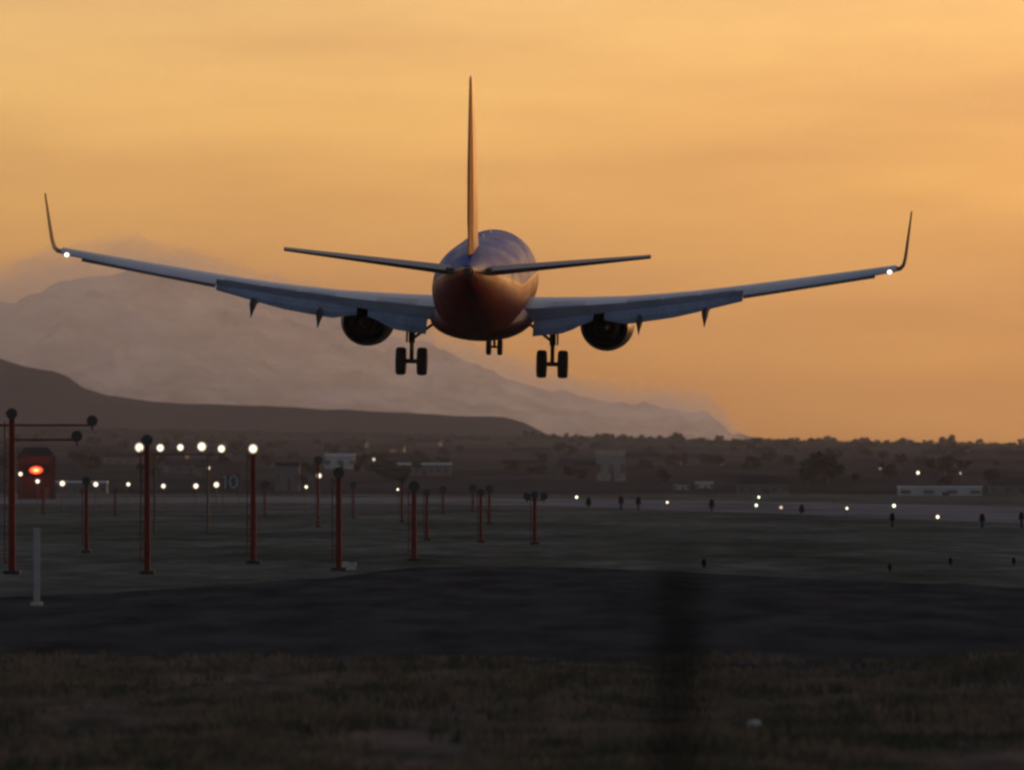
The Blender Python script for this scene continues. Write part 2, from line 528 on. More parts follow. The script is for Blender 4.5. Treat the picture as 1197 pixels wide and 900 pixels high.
# bank of mist / smoke lying over the mountain: one closed body of thin even air, soft where it is thin
def mist_bank():
    bm = bmesh.new()
    d0, depth, nx, ny = 16800, 3300, 420, 44
    top, bot = [], []
    for j in range(ny):
        v = j / (ny - 1) * 2 - 1
        rt, rb = [], []
        for i in range(nx):
            px = -420 + 1290 * i / (nx - 1)
            d = d0 + v * depth
            x = (px - 598.5) / F * d0
            h = HC + (HY - interp(MOUNT, px)) / F * d0 - 1
            edge = min(1, i / 20, (nx - 1 - i) / 20)
            prof = max(0.0, 1 - v * v) ** .5
            n = 0
            for o, (fr, am) in enumerate(((.006, 1), (.014, .7), (.03, .4), (.07, .2))):
                n += am * (1 - 2.2 * abs(noise.noise(Vector((x * fr + 40, d * fr * .25, o * 5.1)))))
            z = h * prof * (.35 + .65 * edge) + (n - 0.75) * 36 * prof
            rt.append(bm.verts.new((x, d, max(1.5, z) if 0 < i < nx - 1 and 0 < j < ny - 1 else .6)))
            rb.append(bm.verts.new((x, d, .5)))
        top.append(rt); bot.append(rb)
    for j in range(ny - 1):
        for i in range(nx - 1):
            bm.faces.new((top[j][i], top[j][i + 1], top[j + 1][i + 1], top[j + 1][i]))
            bm.faces.new((bot[j][i], bot[j + 1][i], bot[j + 1][i + 1], bot[j][i + 1]))
    for i in range(nx - 1):
        bm.faces.new((top[0][i], bot[0][i], bot[0][i + 1], top[0][i + 1]))
        bm.faces.new((top[-1][i + 1], bot[-1][i + 1], bot[-1][i], top[-1][i]))
    for j in range(ny - 1):
        bm.faces.new((top[j + 1][0], bot[j + 1][0], bot[j][0], top[j][0]))
        bm.faces.new((top[j][-1], bot[j][-1], bot[j + 1][-1], top[j + 1][-1]))
    o = obj('smoke_bank', bm, None, angle=180)
    o['kind'] = 'stuff'
    o['label'] = 'soft mottled bank of smoke and mist lying over the mountain at left'
    m = bpy.data.materials.new('smoke_air')
    m.use_nodes = True
    t = m.node_tree
    t.nodes.clear()
    a = t.nodes.new('ShaderNodeOutputMaterial')
    p = t.nodes.new('ShaderNodeVolumePrincipled')
    p.inputs['Color'].default_value = (0.84, 0.84, 0.86, 1)
    p.inputs['Density'].default_value = 6.0e-4
    p.inputs['Anisotropy'].default_value = 0.45
    t.links.new(p.outputs[0], a.inputs['Volume'])
    o.data.materials.append(m)
mist_bank()

# ------------------------------------------------------------------ the airliner
jet = thing('airliner', 'blue twin-engine airliner with red belly landing with wheels and flaps down', 'airplane')
jet.rotation_mode = 'YXZ'
jet.rotation_euler = (R(3.05), R(1.25), R(-2.2))
jet.location = at(565, 334.5, 434)

def ell(y, zc, rx, rz, n=48):
    return [(rx * math.cos(2 * math.pi * i / n), y, zc + rz * math.sin(2 * math.pi * i / n)) for i in range(n)]
ST = [(16.6, -.55, .06, .06), (16.45, -.54, .28, .26), (16.1, -.5, .55, .52), (15.4, -.4, .95, .92), (14.4, -.24, 1.33, 1.35), (13.3, -.1, 1.6, 1.68), (12.0, -.02, 1.79, 1.9),
      (10.5, 0, 1.87, 1.99), (8, 0, 1.88, 2.0), (4, 0, 1.88, 2.0), (0, 0, 1.88, 2.0), (-3.5, 0, 1.88, 2.0), (-5.2, .04, 1.85, 1.96), (-7, .14, 1.74, 1.84), (-9, .34, 1.5, 1.6),
      (-11, .58, 1.2, 1.3), (-12.8, .8, .88, .97), (-14.2, .95, .6, .68), (-15.2, 1.04, .38, .44), (-15.8, 1.1, .24, .28)]
bm = bmesh.new()
loft(bm, [ell(*s) for s in ST])
fus = obj('fuselage', bm, M['livery'], jet)
bm = bmesh.new()
cyl(bm, (0, -15.75, 1.1), (0, -16.05, 1.12), .17, .15, 20)
obj('tail_exhaust', bm, M['dark'], fus)
bm = bmesh.new()
loft(bm, [[(rx * math.cos(a), y, zc + rz * math.sin(a)) for a in [2 * math.pi * i / 32 for i in range(32)]] for y, zc, rx, rz in
          [(6.8, -1.5, .3, .25), (6.2, -1.45, 1.1, .55), (5, -1.35, 1.7, .72), (3, -1.28, 1.98, .86), (0, -1.26, 2.06, .9), (-2.5, -1.26, 2.02, .88), (-4.5, -1.3, 1.7, .72), (-6, -1.35, 1.1, .5), (-6.8, -1.4, .3, .2)]])
obj('belly_fairing', bm, mat('belly_red', (0.10, 0.016, 0.014), scale=1, rough=0.5, spec=0.25), jet)
for y, x in ((6.0, 0), (-1.0, 0)):
    bm = bmesh.new()
    loft(bm, [[(x - .03, y + .2, 1.9), (x + .03, y + .2, 1.9), (x + .03, y - .25, 1.9), (x - .03, y - .25, 1.9)],
              [(x - .01, y - .05, 2.18), (x + .01, y - .05, 2.18), (x + .01, y - .3, 2.18), (x - .01, y - .3, 2.18)]])
    obj('antenna', bm, M['grey_metal'], fus, smooth=False)

def airfoil(le, te, z, th, sgn=1, axis='h', x=0, inc=0.0, cut=1.0, c0=0.0, n=9, camber=0.02):
    """Closed ring of an aerofoil section lying in the plane x = const (axis h) or z = const (axis v)."""
    ch = le - te
    us = [0.5 * (1 - math.cos(math.pi * i / n)) for i in range(n + 1)]
    us = [c0 + (cut - c0) * u for u in us]
    def half(u):
        u = min(u, 1.0)
        return 5 * th * (0.2969 * math.sqrt(u) - 0.1260 * u - 0.3516 * u * u + 0.2843 * u ** 3 - 0.1015 * u ** 4) + 0.001
    up = [(u, half(u) * ch + camber * ch * 4 * u * (1 - u)) for u in us]
    dn = [(u, -half(u) * ch + camber * ch * 4 * u * (1 - u)) for u in us][::-1]
    pts = []
    for u, h in up + dn:
        y = le - u * ch
        if axis == 'h': pts.append((x, y, z + h + inc * (y - (le + te) / 2)))
        else: pts.append((x + h, y, z))
    return pts

def wing_le(x): return 3.4 - .523 * (x - 1.88)
def wing_te(x): return -3.6 + (x - 1.88) * 0.10 if x < 5.8 else -3.2 - (x - 5.8) * (2.9 / 11.2)
def wing_z(x): return -1.12 + max(0, x - 1.88) * math.tan(R(6)) + .0034 * max(0, x - 1.88) ** 2
def wing_th(x): return .145 if x < 1.9 else .145 - .035 * min(1, (x - 1.88) / 6) + .055 * max(0, min(1, (x - 9) / 5))
FLAPS = [(2.15, 4.55), (5.0, 10.6)]
def build_wing(s):
    bm = bmesh.new()
    def sec(x, cut=1.0):
        return airfoil(wing_le(x), wing_te(x), wing_z(x), wing_th(x), x=s * x, inc=.03, cut=cut)
    loft(bm, [sec(x, .76) for x in (0.6, 1.9, 3, 4.3, 5.8, 7, 8.5, 10, 10.6)])
    loft(bm, [sec(x) for x in (10.605, 11.5, 13, 15, 16.75)])
    w = obj('wing', bm, M['wing_grey'], jet)
    # winglet
    bm = bmesh.new()
    rings = []
    for k, (dx, dz, le, te) in enumerate([(0, 0, wing_le(16.75), wing_te(16.75)), (.16, .05, -4.85, -6.2), (.28, .20, -5.15, -6.32), (.35, .5, -5.5, -6.55), (.42, 1.1, -6.0, -6.95), (.56, 2.4, -7.0, -7.5)]):
        ch = le - te
        base = airfoil(le, te, 0, .125 if k else .105, x=0, camber=0.0)
        ang = [0.05, .5, 1.0, 1.3, 1.38, 1.4][k]
        r_ = []
        for (_, y, h) in base:
            r_.append((s * (16.75 + dx - math.sin(ang) * h), y, wing_z(16.75) + dz + math.cos(ang) * h + (0 if k else .03 * (y - (le + te) / 2))))
        rings.append(r_)
    loft(bm, rings)
    obj('winglet', bm, M['fairing_dark'], w)
    bm = bmesh.new()
    sph(bm, (s * 16.48, -6.08, wing_z(16.48) - .02), .125, 1, 1.3, .9)
    obj('navigation_light', bm, M['strobe'], w)
    # flaps
    for a, b in FLAPS:
        bm = bmesh.new()
        for part in range(2):
            r2 = []
            for q in range(7):
                x = a + (b - a) * q / 6
                ch = wing_le(x) - wing_te(x)
                y0 = wing_le(x) - ch * .765
                z0 = wing_z(x) + .03 * (y0 - (wing_le(x) + wing_te(x)) / 2) - .015 * ch
                c = min(ch * .2 + .3, 1.35) * (1 - .48 * max(0, (x - 8) / 2.6)) * (1 - .55 * max(0, min(1, (x - 3.5) / .9)) if x < 4.6 else 1 - .5 * max(0, (5.9 - x) / .9))
                an = R(20) if part == 0 else R(38)
                fc = c * (.68 if part == 0 else .42)
                if part:
                    y0 -= .60 * c * math.cos(R(20)) ; z0 -= .62 * c * math.sin(R(20)) - .01
                ring = []
                for (_, yy, h) in airfoil(0, -fc, 0, .15, camber=.03, n=6):
                    ring.append((s * x, y0 + yy * math.cos(an) - h * math.sin(an) * -1 * -1, z0 + yy * math.sin(an) + h * math.cos(an)))
                r2.append(ring)
            loft(bm, r2)
        obj('flap', bm, M['flap_grey'], w)
    bm = bmesh.new()
    loft(bm, [[(s * x, wing_te(x) + dy, wing_z(x) + dz + .03 * (wing_te(x) - wing_le(x)) / 2) for dy, dz in ((.5, .03), (.5, -.10), (-.06, -.14), (-.06, -.02))] for x in (10.62, 15.9)])
    obj('aileron', bm, M['stab_grey'], w)
    # flap track fairings
    for x in (6.45, 9.1):
        te = wing_te(x)
        z = wing_z(x)
        bm = bmesh.new()
        rr = []
        for y, zz, r1, r2_ in [(te + 2.6, z - .42, .04, .05), (te + 2.0, z - .46, .16, .2), (te + .9, z - .44, .15, .22), (te - .1, z - .6, .14, .2), (te - .75, z - .84, .07, .1), (te - 1.2, z - 1.08, .015, .02)]:
            rr.append([(s * x + r1 * math.cos(2 * math.pi * i / 14), y, zz + r2_ * math.sin(2 * math.pi * i / 14)) for i in range(14)])
        loft(bm, rr)
        obj('flap_track_fairing', bm, M['fairing_dark'], w)
    # rib lines / spoilers on upper surface
    for a, b in ((2.6, 4.2), (5.9, 7.3), (7.4, 8.8), (8.9, 10.3)):
        bm = bmesh.new()
        tp = []
        for x in (a, b):
            ch = wing_le(x) - wing_te(x)
            for u in (.60, .74):
                y = wing_le(x) - u * ch
                th = 5 * wing_th(x) * (0.2969 * math.sqrt(u) - 0.1260 * u - 0.3516 * u * u + 0.2843 * u ** 3 - 0.1015 * u ** 4) * ch + .02 * ch * 4 * u * (1 - u)
                tp.append((s * x, y, wing_z(x) + th + .03 * (y - (wing_le(x) + wing_te(x)) / 2)))
        p = [tp[0], tp[1], tp[3], tp[2]]
        loft(bm, [[(v[0], v[1], v[2] - .01) for v in p], [(v[0], v[1], v[2] + .02) for v in p]])
        obj('spoiler', bm, M['flap_grey'], w, smooth=False)

for s in (-1, 1): build_wing(s)

def build_engine(s):
    X, Z = s * 4.9 + .06, -1.6
    def ring(y, r, n=40, zc=Z): return [(X + r * math.cos(2 * math.pi * i / n), y, zc + r * (0.97 if math.sin(2 * math.pi * i / n) < 0 else 1) * math.sin(2 * math.pi * i / n)) for i in range(n)]
    bm = bmesh.new()
    prof = [(2.2, .72), (1.55, .86), (1.5, .90), (1.9, .99), (2.8, 1.08), (3.8, 1.11), (4.8, 1.07), (5.25, .98), (5.32, .90), (5.2, .82), (4.7, .78)]
    loft(bm, [ring(*p) for p in prof])
    e = obj('engine', bm, M['nacelle'], jet)
    bm = bmesh.new()
    loft(bm, [ring(2.6, .70), ring(1.5, .62), ring(.75, .47), ring(.55, .40), ring(.56, .36), ring(1.1, .34)])
    obj('exhaust_nozzle', bm, M['matte_dark'], e)
    bm = bmesh.new()
    loft(bm, [ring(1.05, .25, 20), ring(.5, .20, 20), ring(.05, .05, 20)])
    obj('exhaust_cone', bm, M['burnt'], e)
    bm = bmesh.new()
    loft(bm, [airfoil(4.4, .3, -1.0, .10, axis='v', x=X, camber=0), airfoil(3.2, -1.0, -.72, .09, axis='v', x=X, camber=0)])
    obj('pylon', bm, M['wing_grey'], e)
    bm = bmesh.new()
    cyl(bm, (X, 4.75, Z), (X, 4.65, Z), .775, n=32)
    for i in range(24):
        a = 2 * math.pi * i / 24
        bx(bm, X + .5 * math.cos(a), 4.8, Z + .5 * math.sin(a), .5, .02, .09, Matrix.Rotation(-a, 4, 'Y') @ Matrix.Rotation(.6, 4, 'X'))
    obj('fan', bm, M['dark'], e, smooth=False)
for s in (-1, 1): build_engine(s)

def build_stab(s):
    bm = bmesh.new()
    zs = lambda x: .98 + x * math.tan(R(7))
    le = lambda x: -10.9 - (x - .5) * (4.35 / 6.67)
    te = lambda x: -14.9 - (x - .5) * (1.95 / 6.67)
    loft(bm, [airfoil(le(x), te(x), zs(x), .10, x=s * x, camber=-.005, cut=.72, inc=-0.02) for x in (.2, 1.2, 3, 5, 7.17)])
    st = obj('horizontal_stabilizer', bm, M['stab_grey'], jet)
    bm = bmesh.new()
    loft(bm, [airfoil(le(x), te(x), zs(x), .10, x=s * x, camber=-.005, c0=.725, inc=-0.02) for x in (.9, 3, 5, 7.12)])
    obj('elevator', bm, M['stab_grey'], st)
for s in (-1, 1): build_stab(s)

bm = bmesh.new()
fin = [(1.55, -6.2, -14.9, .03), (2.3, -8.6, -15.0, .045), (2.9, -9.9, -15.2, .075), (5, -11.8, -15.75, .095), (7, -13.45, -16.3, .095), (8.62, -14.85, -16.75, .085), (8.76, -15.2, -16.75, .05)]
loft(bm, [airfoil(l, e, z, t_, axis='v', x=0, cut=.72, camber=0) for z, l, e, t_ in fin])
vf = obj('vertical_fin', bm, M['fin_red'], jet)
bm = bmesh.new()
loft(bm, [airfoil(l, e, z, max(t_, .06), axis='v', x=0, c0=.73, camber=0) for z, l, e, t_ in [(1.75, -7.4, -14.95, .055)] + fin[1:]])
obj('rudder', bm, M['fin'], vf)

def build_gear(x, y, ztop, zc, r, w, off, name):
    g = thing(name, None, None)
    g.parent = jet
    bm = bmesh.new()
    cyl(bm, (x, y, ztop), (x, y, zc + .75), .13 if r > .4 else .08, n=16)
    cyl(bm, (x, y, zc + .8), (x, y, zc), .085 if r > .4 else .055, n=16)
    cyl(bm, (x - off - w * .3, y, zc), (x + off + w * .3, y, zc), .09 if r > .4 else .05, n=14)
    if r > .4:
        sg = 1 if x > 0 else -1
        cyl(bm, (x, y, zc + .9), (x - sg * 1.3, y + .1, ztop + .25), .06, n=10)
        cyl(bm, (x, y - .2, zc + .12), (x, y - .38, zc + .5), .035, n=8)
        cyl(bm, (x, y - .1, zc + .85), (x, y - .38, zc + .5), .035, n=8)
        bx(bm, x + sg * .2, y, (ztop + zc) / 2 + .45, .05, .9, .95)
    else:
        cyl(bm, (x, y, zc + .8), (x, y + 1.2, ztop + .1), .045, n=10)
    obj('strut', bm, M['dark'], g)
    for sg in (-1, 1):
        bm = bmesh.new()
        prof = [(-w / 2 * .55, .35 * r), (-w / 2 * .75, .55 * r), (-w / 2, .72 * r), (-w / 2 * .95, .9 * r), (-w / 2 * .6, .985 * r), (0, r), (w / 2 * .6, .985 * r), (w / 2 * .95, .9 * r), (w / 2, .72 * r), (w / 2 * .75, .55 * r), (w / 2 * .55, .35 * r)]
        loft(bm, [[(x + sg * off + a, y + b * math.cos(2 * math.pi * i / 28), zc + b * math.sin(2 * math.pi * i / 28)) for i in range(28)] for a, b in prof])
        obj('wheel', bm, M['rubber'], g)
for s in (-1, 1): build_gear(s * 2.86, 0, -1.5, -3.11, .57, .42, .43, 'main_landing_gear')
build_gear(0, 12.6, -1.7, -2.98, .345, .22, .235, 'nose_landing_gear')
for s in (-1, 1):
    bm = bmesh.new()
    bx(bm, s * .42, 13.0, -2.15, .03, 1.5, .5)
    obj('gear_door', bm, M['nacelle'], jet, smooth=False)

# ------------------------------------------------------------------ approach light masts
def lamp_head(parent, x, y, z, r, lit=None, facing=-1):
    """Round lamp: a dark can on a short stem; the lit ones show a glowing lens towards the approach."""
    bm = bmesh.new()
    cyl(bm, (x, y + .18, z), (x, y - .05, z), r * .55, r, 18)
    cyl(bm, (x, y - .05, z), (x, y - .16, z), r, r * 1.02, 18)
    cyl(bm, (x, y, z - r * .9), (x, y, z - r * 1.7), .035, n=8)
    h = obj('lamp', bm, M['dark'], parent)
    if lit:
        bm = bmesh.new()
        sph(bm, (x, y - .15, z), r * 1.0, 1, .5, 1)
        obj('lens', bm, M[lit], h)
    return h

def mast(px, py_top, py_base, w_px, label, lit=None, head_px=6.5, cross=(), group='red approach light masts'):
    d = gd(py_base)
    loc = at(px, py_base, d); loc.z = 0
    H = (py_base - py_top) / F * d
    r = w_px / F * d / 2
    hr = head_px / F * d
    t_ = thing('approach_light_mast', label, 'light mast', loc, 0, group)
    bm = bmesh.new()
    top = H - hr * 1.5
    cyl(bm, (0, 0, 0), (0, 0, top * .55), r * .95, r * .9, 16)
    cyl(bm, (0, 0, top * .55), (0, 0, top), r * .85, r * .75, 16)
    for k in range(int(H / .45)):
        cyl(bm, (-r * 1.9, 0, .4 + k * .45), (-r * .7, 0, .4 + k * .45), .014, n=6)
    cyl(bm, (-r * 1.9, 0, .3), (-r * 1.9, 0, top * .97), .02, n=6)
    obj('pole', bm, M['red_pole'], t_)
    bm = bmesh.new()
    bx(bm, 0, 0, .06, r * 4.4, r * 4.4, .12)
    obj('base_plate', bm, M['fairing_dark'], t_, smooth=False, bevel=.015)
    lamp_head(t_, 0, -.02, H - hr, hr, lit)
    for (dx0, dx1, dy, hx, hy) in cross:          # bar from dx0 to dx1 px on row dy, lamp at hx, hy
        z = (py_base - dy) / F * d
        bm = bmesh.new()
        cyl(bm, (dx0 / F * d, .02, z), (dx1 / F * d, .02, z), .035, n=8)
        xa = (hx - px) / F * d
        za = (py_base - hy) / F * d
        cyl(bm, (xa, .02, z - .02), (xa, .02, za - hr * .9), .03, n=8)
        obj('crossbar', bm, M['red_pole'], t_)
        lamp_head(t_, xa, -.02, za, hr)
    return t_

mast(14, 477, 671, 9, 'tallest red light mast with crossbars, at the left edge', cross=[(-60, 95, 497, 108, 492), (0, 76, 514, 90, 510)])
mast(172, 508, 671, 8, 'second tallest red mast with an unlit lamp, left of the lit pole')
mast(296, 518, 659, 7.5, 'red mast whose top lamp is lit white', lit='lamp')
mast(396, 546, 667, 8, 'thick red mast with an unlit lamp, pale block at its foot')
mast(484, 562, 656, 7, 'red mast with an unlit lamp, right of the one with the pale block')
mast(101, 557, 646, 5, 'thin short red mast between the two tall left masts', head_px=5)
mast(499, 572, 631, 4, 'thin red mast just behind the rightmost thick mast', head_px=4)
mast(562, 571, 634, 4, 'left one of the close pair of thin dark masts', head_px=4.5)
mast(572, 567, 612, 3.5, 'right one of the close pair of thin dark masts', head_px=4.5)
mast(625, 574, 636, 5, 'dark mast with three lamps on a short crossbar', head_px=4.5, cross=[(-9, 0, 584, 616, 580), (0, 11, 584, 636, 580)])
mast(51, 562, 601, 2.5, 'thin far mast under the red lamp', head_px=2.5)
mast(135, 571, 602, 2.5, 'thin far mast left of the second tallest red mast', head_px=2.5)
mast(310, 562, 604, 2.5, 'thin far mast right of the lit red mast', head_px=4.5)
mast(413, 563, 606, 2.5, 'thin far mast right of the thick mast with pale block', head_px=4)
mast(470, 556, 610, 2.5, 'thin far mast left of the rightmost thick mast', head_px=4)
mast(518, 568, 600, 2.5, 'thin far mast with its lamp left of the close pair', head_px=4.5)
mast(553, 566, 598, 2.5, 'thin far mast behind the close pair of masts', head_px=4.5)
mast(372, 533, 616, 3, 'thin mast with unlit lamp left of the pale block house', head_px=5)

# lamp bar: five bright lamps on one crossbar
d = 640.0
t_ = thing('approach_light_bar', 'crossbar on two posts carrying five bright white lamps', 'light bar', (at(211, 523, d).x, d, 0))
z = at(0, 523, d).z
X0 = at(211, 0, d).x
bm = bmesh.new()
cyl(bm, (at(160, 0, d).x - X0, 0, z - .42), (at(263, 0, d).x - X0, 0, z - .42), .035, n=8)
obj('crossbar', bm, M['dark'], t_)
for px in (181, 243):
    bm = bmesh.new()
    cyl(bm, (at(px, 0, d).x - X0, 0, 0), (at(px, 0, d).x - X0, 0, z - .42), .07, .05, n=10)
    obj('post', bm, M['dark'], t_)
for px, py, r in ((163, 523, .33), (187.5, 523.5, .28), (211, 523, .25), (236, 522, .33), (259, 524.5, .28)):
    lamp_head(t_, at(px, 0, d).x - X0, 0, at(0, py, d).z, r, 'lamp')

# single lit lamps on thin stands (x, y, distance, radius px, material, label)
def lamp_stand(px, py, d, rpx, lit, label, group=None, h_min=None, zg=0.0, cat='lamp'):
    p = at(px, py, d)
    t_ = thing('lamp_stand', label, cat, (p.x, p.y, zg), 0, group)
    r = rpx / F * d * (.50 + .24 * ((px * 7.3) % 1.0))
    h = p.z - zg
    bm = bmesh.new()
    if h > r * 1.6:
        cyl(bm, (0, 0, 0), (0, 0, h - r), max(.03, r * .16), n=8)
        cyl(bm, (0, 0, 0), (0, 0, .06), r * .8, n=10)
    cyl(bm, (0, .1, h), (0, .3, h), r, r * .6, 14)
    obj('stand', bm, M['dark'], t_)
    bm = bmesh.new()
    sph(bm, (0, 0, h), r * 1.15, 1, .6, 1)
    obj('lens', bm, M[lit], t_)
    return t_

EDGE = 'row of small lamps at left below the bright bar'
for k, (px, py, lab) in enumerate([(24, 554, 'small lit lamp left of the red lamp'), (44, 562.5, 'small lit lamp directly under the red lamp'), (73, 565, 'small lit lamp between red lamp and thin short mast'),
                    (112, 566, 'small lit lamp just right of the thin short mast'), (150, 566, 'small lit lamp left of the second tallest mast'), (191, 568, 'small lit lamp right of the second tallest mast'),
                    (229, 568, 'small lit lamp below the bright bar, left of the last in its row'), (253, 566.5, 'last small lit lamp, beside the pale number board')]):
    lamp_stand(px, py, 1150 + 18 * k, 4.8, 'lamp', lab, EDGE)
lamp_stand(244, 547, 900, 4.4, 'lamp_dim', 'dimmer lamp hanging midway between bright bar and lower row')
lamp_stand(373, 556, 1000, 4.4, 'lamp', 'upper of two lit lamps left of the thick mast')
lamp_stand(358, 569, 1100, 3.4, 'lamp', 'lower of two lit lamps left of the thick mast')
lamp_stand(465, 572, 1300, 2.4, 'lamp', 'tiny lit lamp left of the rightmost thick mast')
RW = 'runway lamps along the pale strip at right'
for px, py, yb, r, lit, lab in [(674, 581, 592, 3.4, 'lamp_green', 'leftmost lit runway lamp'), (780, 587, 595, 3.2, 'lamp', 'second lit runway lamp from the left'),
                       (887, 581, 600, 3.2, 'lamp_green', 'upper lamp of the stacked lit pair'), (884, 590.5, 601, 3.6, 'lamp_green', 'lower lamp of the stacked lit pair'),
                       (913, 593, 602, 3.2, 'lamp_dim', 'dim lamp just right of the stacked pair'), (990, 594, 604, 3.6, 'lamp', 'lit runway lamp midway between the pair and the dark post'),
                       (1045, 591, 608, 3.8, 'lamp_green', 'lit runway lamp above a dark stub post'), (1096, 604, 616, 3.4, 'lamp', 'rightmost and lowest lit runway lamp')]:
    lamp_stand(px, py, gd(yb), r, lit, lab, RW)
UN = 'dark unlit runway markers'
for px, py, yb, r, lab in [(688, 586, 593, 4, 'dark unlit marker beside the leftmost lit runway lamp'), (726, 584, 596, 4, 'left one of two dark markers left of the second runway lamp'), (746, 585, 597, 4, 'right one of two dark markers left of the second runway lamp'),
                      (832, 588, 597, 4, 'dark marker between second runway lamp and stacked pair'), (937, 594, 600, 4, 'dark marker right of the dim lamp'), (1043, 604, 616, 4, 'dark stub post under a lit runway lamp'),
                      (1148, 605, 617, 4.2, 'dark marker right of the lowest runway lamp'), (1194, 603, 617, 4, 'dark marker at the right edge'), (823, 657, 664, 3.6, 'dark marker on the near edge of the infield'),
                      (1040, 662, 668, 3, 'small dark marker, left of three at lower right'), (1111, 655, 661, 3, 'small dark marker, middle of three at lower right'), (1185, 655, 661, 3, 'small dark marker, right of three at lower right')]:
    d = gd(yb)
    p = at(px, py, d)
    r = r / F * d
    t_ = thing('runway_marker', lab, 'marker', (p.x, p.y, 0), 0, UN)
    bm = bmesh.new()
    cyl(bm, (0, 0, 0), (0, 0, p.z - r * .5), r * .3, n=8)
    obj('post', bm, M['matte_dark'], t_)
    bm = bmesh.new()
    cyl(bm, (0, 0, p.z - r), (0, 0, p.z + r * .6), r * .9, r * .6, 12)
    sph(bm, (0, 0, p.z + r * .6), r * .6)
    obj('head', bm, M['matte_dark'], t_)

# number board "10"
d = 1150
t_ = thing('number_board', 'dark board with pale figures 10 beside the small lamps', 'sign', (at(270, 0, d).x, d, 0))
zb = at(0, 563, d).z
bm = bmesh.new()
bx(bm, 0, 0, zb, 2.0, .1, 1.7)
obj('panel', bm, mat('board_brown', (.07, .06, .06)), t_, smooth=False, bevel=.02)
for sx in (-.9, .9):
    bm = bmesh.new()
    cyl(bm, (sx, .1, 0), (sx, .1, zb + .8), .04, n=8)
    obj('post', bm, M['dark'], t_)
bm = bmesh.new()
bx(bm, -.62, -.08, zb, .17, .05, 1.45)
bx(bm, -.78, -.08, zb + .55, .2, .05, .15, Matrix.Rotation(R(-40), 4, 'Y'))
loft(bm, [[(.28 + .48 * math.cos(a) * q, -.08, zb + .72 * math.sin(a) * (q if q == 1 else .78)) for a in [2 * math.pi * i / 24 for i in range(24)]] for q in (1, .64)], False, False)
obj('figures', bm, M['pale'], t_, smooth=False)

# equipment shelter with the red lamp
d = 2050.0
p = at(43, 575, d)
t_ = thing('equipment_shelter', 'small dark red shelter with a glowing red lamp at left', 'shelter', (p.x, d, 0))
bm = bmesh.new()
zt = at(0, 533, d).z
bx(bm, 0, 0, zt / 2, 7, 5.4, zt)
obj('wall', bm, M['shelter'], t_, smooth=False, bevel=.03)
bm = bmesh.new()
loft(bm, [[(-3.7, -3, zt), (3.7, -3, zt), (3.7, 3, zt), (-3.7, 3, zt)], [(-2.1, -1.6, zt + 1.7), (2.1, -1.6, zt + 1.7), (2.1, 1.6, zt + 1.7), (-2.1, 1.6, zt + 1.7)]])
obj('roof', bm, M['roof_dark'], t_, smooth=False)
bm = bmesh.new()
bx(bm, 1.9, -2.72, 1.1, 1.2, .06, 2.2)
obj('door', bm, M['dark'], t_, smooth=False)
zl = at(0, 549.5, d).z
bm = bmesh.new()
sph(bm, (.03, -3.3, zl), 1.05, 1.5, .6, .8)
rl = obj('red_lamp', bm, M['lamp_red'], t_)
bm = bmesh.new()
cyl(bm, (.03, -2.65, zl), (.03, -3.15, zl), .5, .9, 14)
obj('housing', bm, M['dark'], rl)
pl = bpy.data.lights.new('red_glow', 'POINT')
pl.energy = 480
pl.color = (1, .09, .03)
pl.shadow_soft_size = .3
po = bpy.data.objects.new('red_lamp_light', pl)
COL.objects.link(po)
po.location = (p.x + .03, d - 4.25, zl)

# pale stake, pale block, pale stone, dark fence post
d = gd(708)
t_ = thing('marker_stake', 'pale grey upright stake in the near grass, left', 'stake', (at(43, 708, d).x, d, 0))
H = (708 - 617) / F * d
bm = bmesh.new()
bx(bm, 0, 0, H / 2, .15, .05, H)
obj('board', bm, mat('weathered_white', (.26, .26, .27), scale=3), t_, smooth=False, bevel=.008)
bm = bmesh.new()
bx(bm, 0, .0, .05, .3, .2, .1)
obj('footing', bm, M['stone'], t_, smooth=False, bevel=.02)
d = gd(666)
bm = bmesh.new()
bx(bm, 0, 0, .13, .5, .35, .26)
bmesh.ops.subdivide_edges(bm, edges=bm.edges[:], cuts=2, use_grid_fill=True)
for v in bm.verts: v.co += noise.noise_vector(v.co * 5) * .04
o = obj('concrete_block', bm, M['stone'], None, angle=30)
o.location = (at(408, 0, d).x, d - .6, 0)
tag(o, 'pale concrete block at the foot of the thick red mast', 'block')
d = gd(854)
bm = bmesh.new()
bmesh.ops.create_icosphere(bm, subdivisions=3, radius=.1)
for v in bm.verts: v.co = Vector((v.co.x * 1.0, v.co.y * .8, v.co.z * .62)) + noise.noise_vector(v.co * 9) * .03
o = obj('pale_stone', bm, M['stone'], None, angle=35)
o.location = (at(881, 0, d).x, d, .07)
tag(o, 'small pale stone lying in the foreground grass', 'stone')
d = 15.0
t_ = thing('fence_post', 'dark upright post standing close by in the foreground, out of focus', 'post', (at(792, 0, d).x, d, 0))
zt = at(0, 668, d).z
bm = bmesh.new()
cyl(bm, (0, 0, 0), (0, 0, zt), .021, n=16)
obj('pole', bm, M['matte_dark'], t_)
bm = bmesh.new()
sph(bm, (0, 0, zt), .025, 1, 1, .6)
obj('cap', bm, M['matte_dark'], t_)

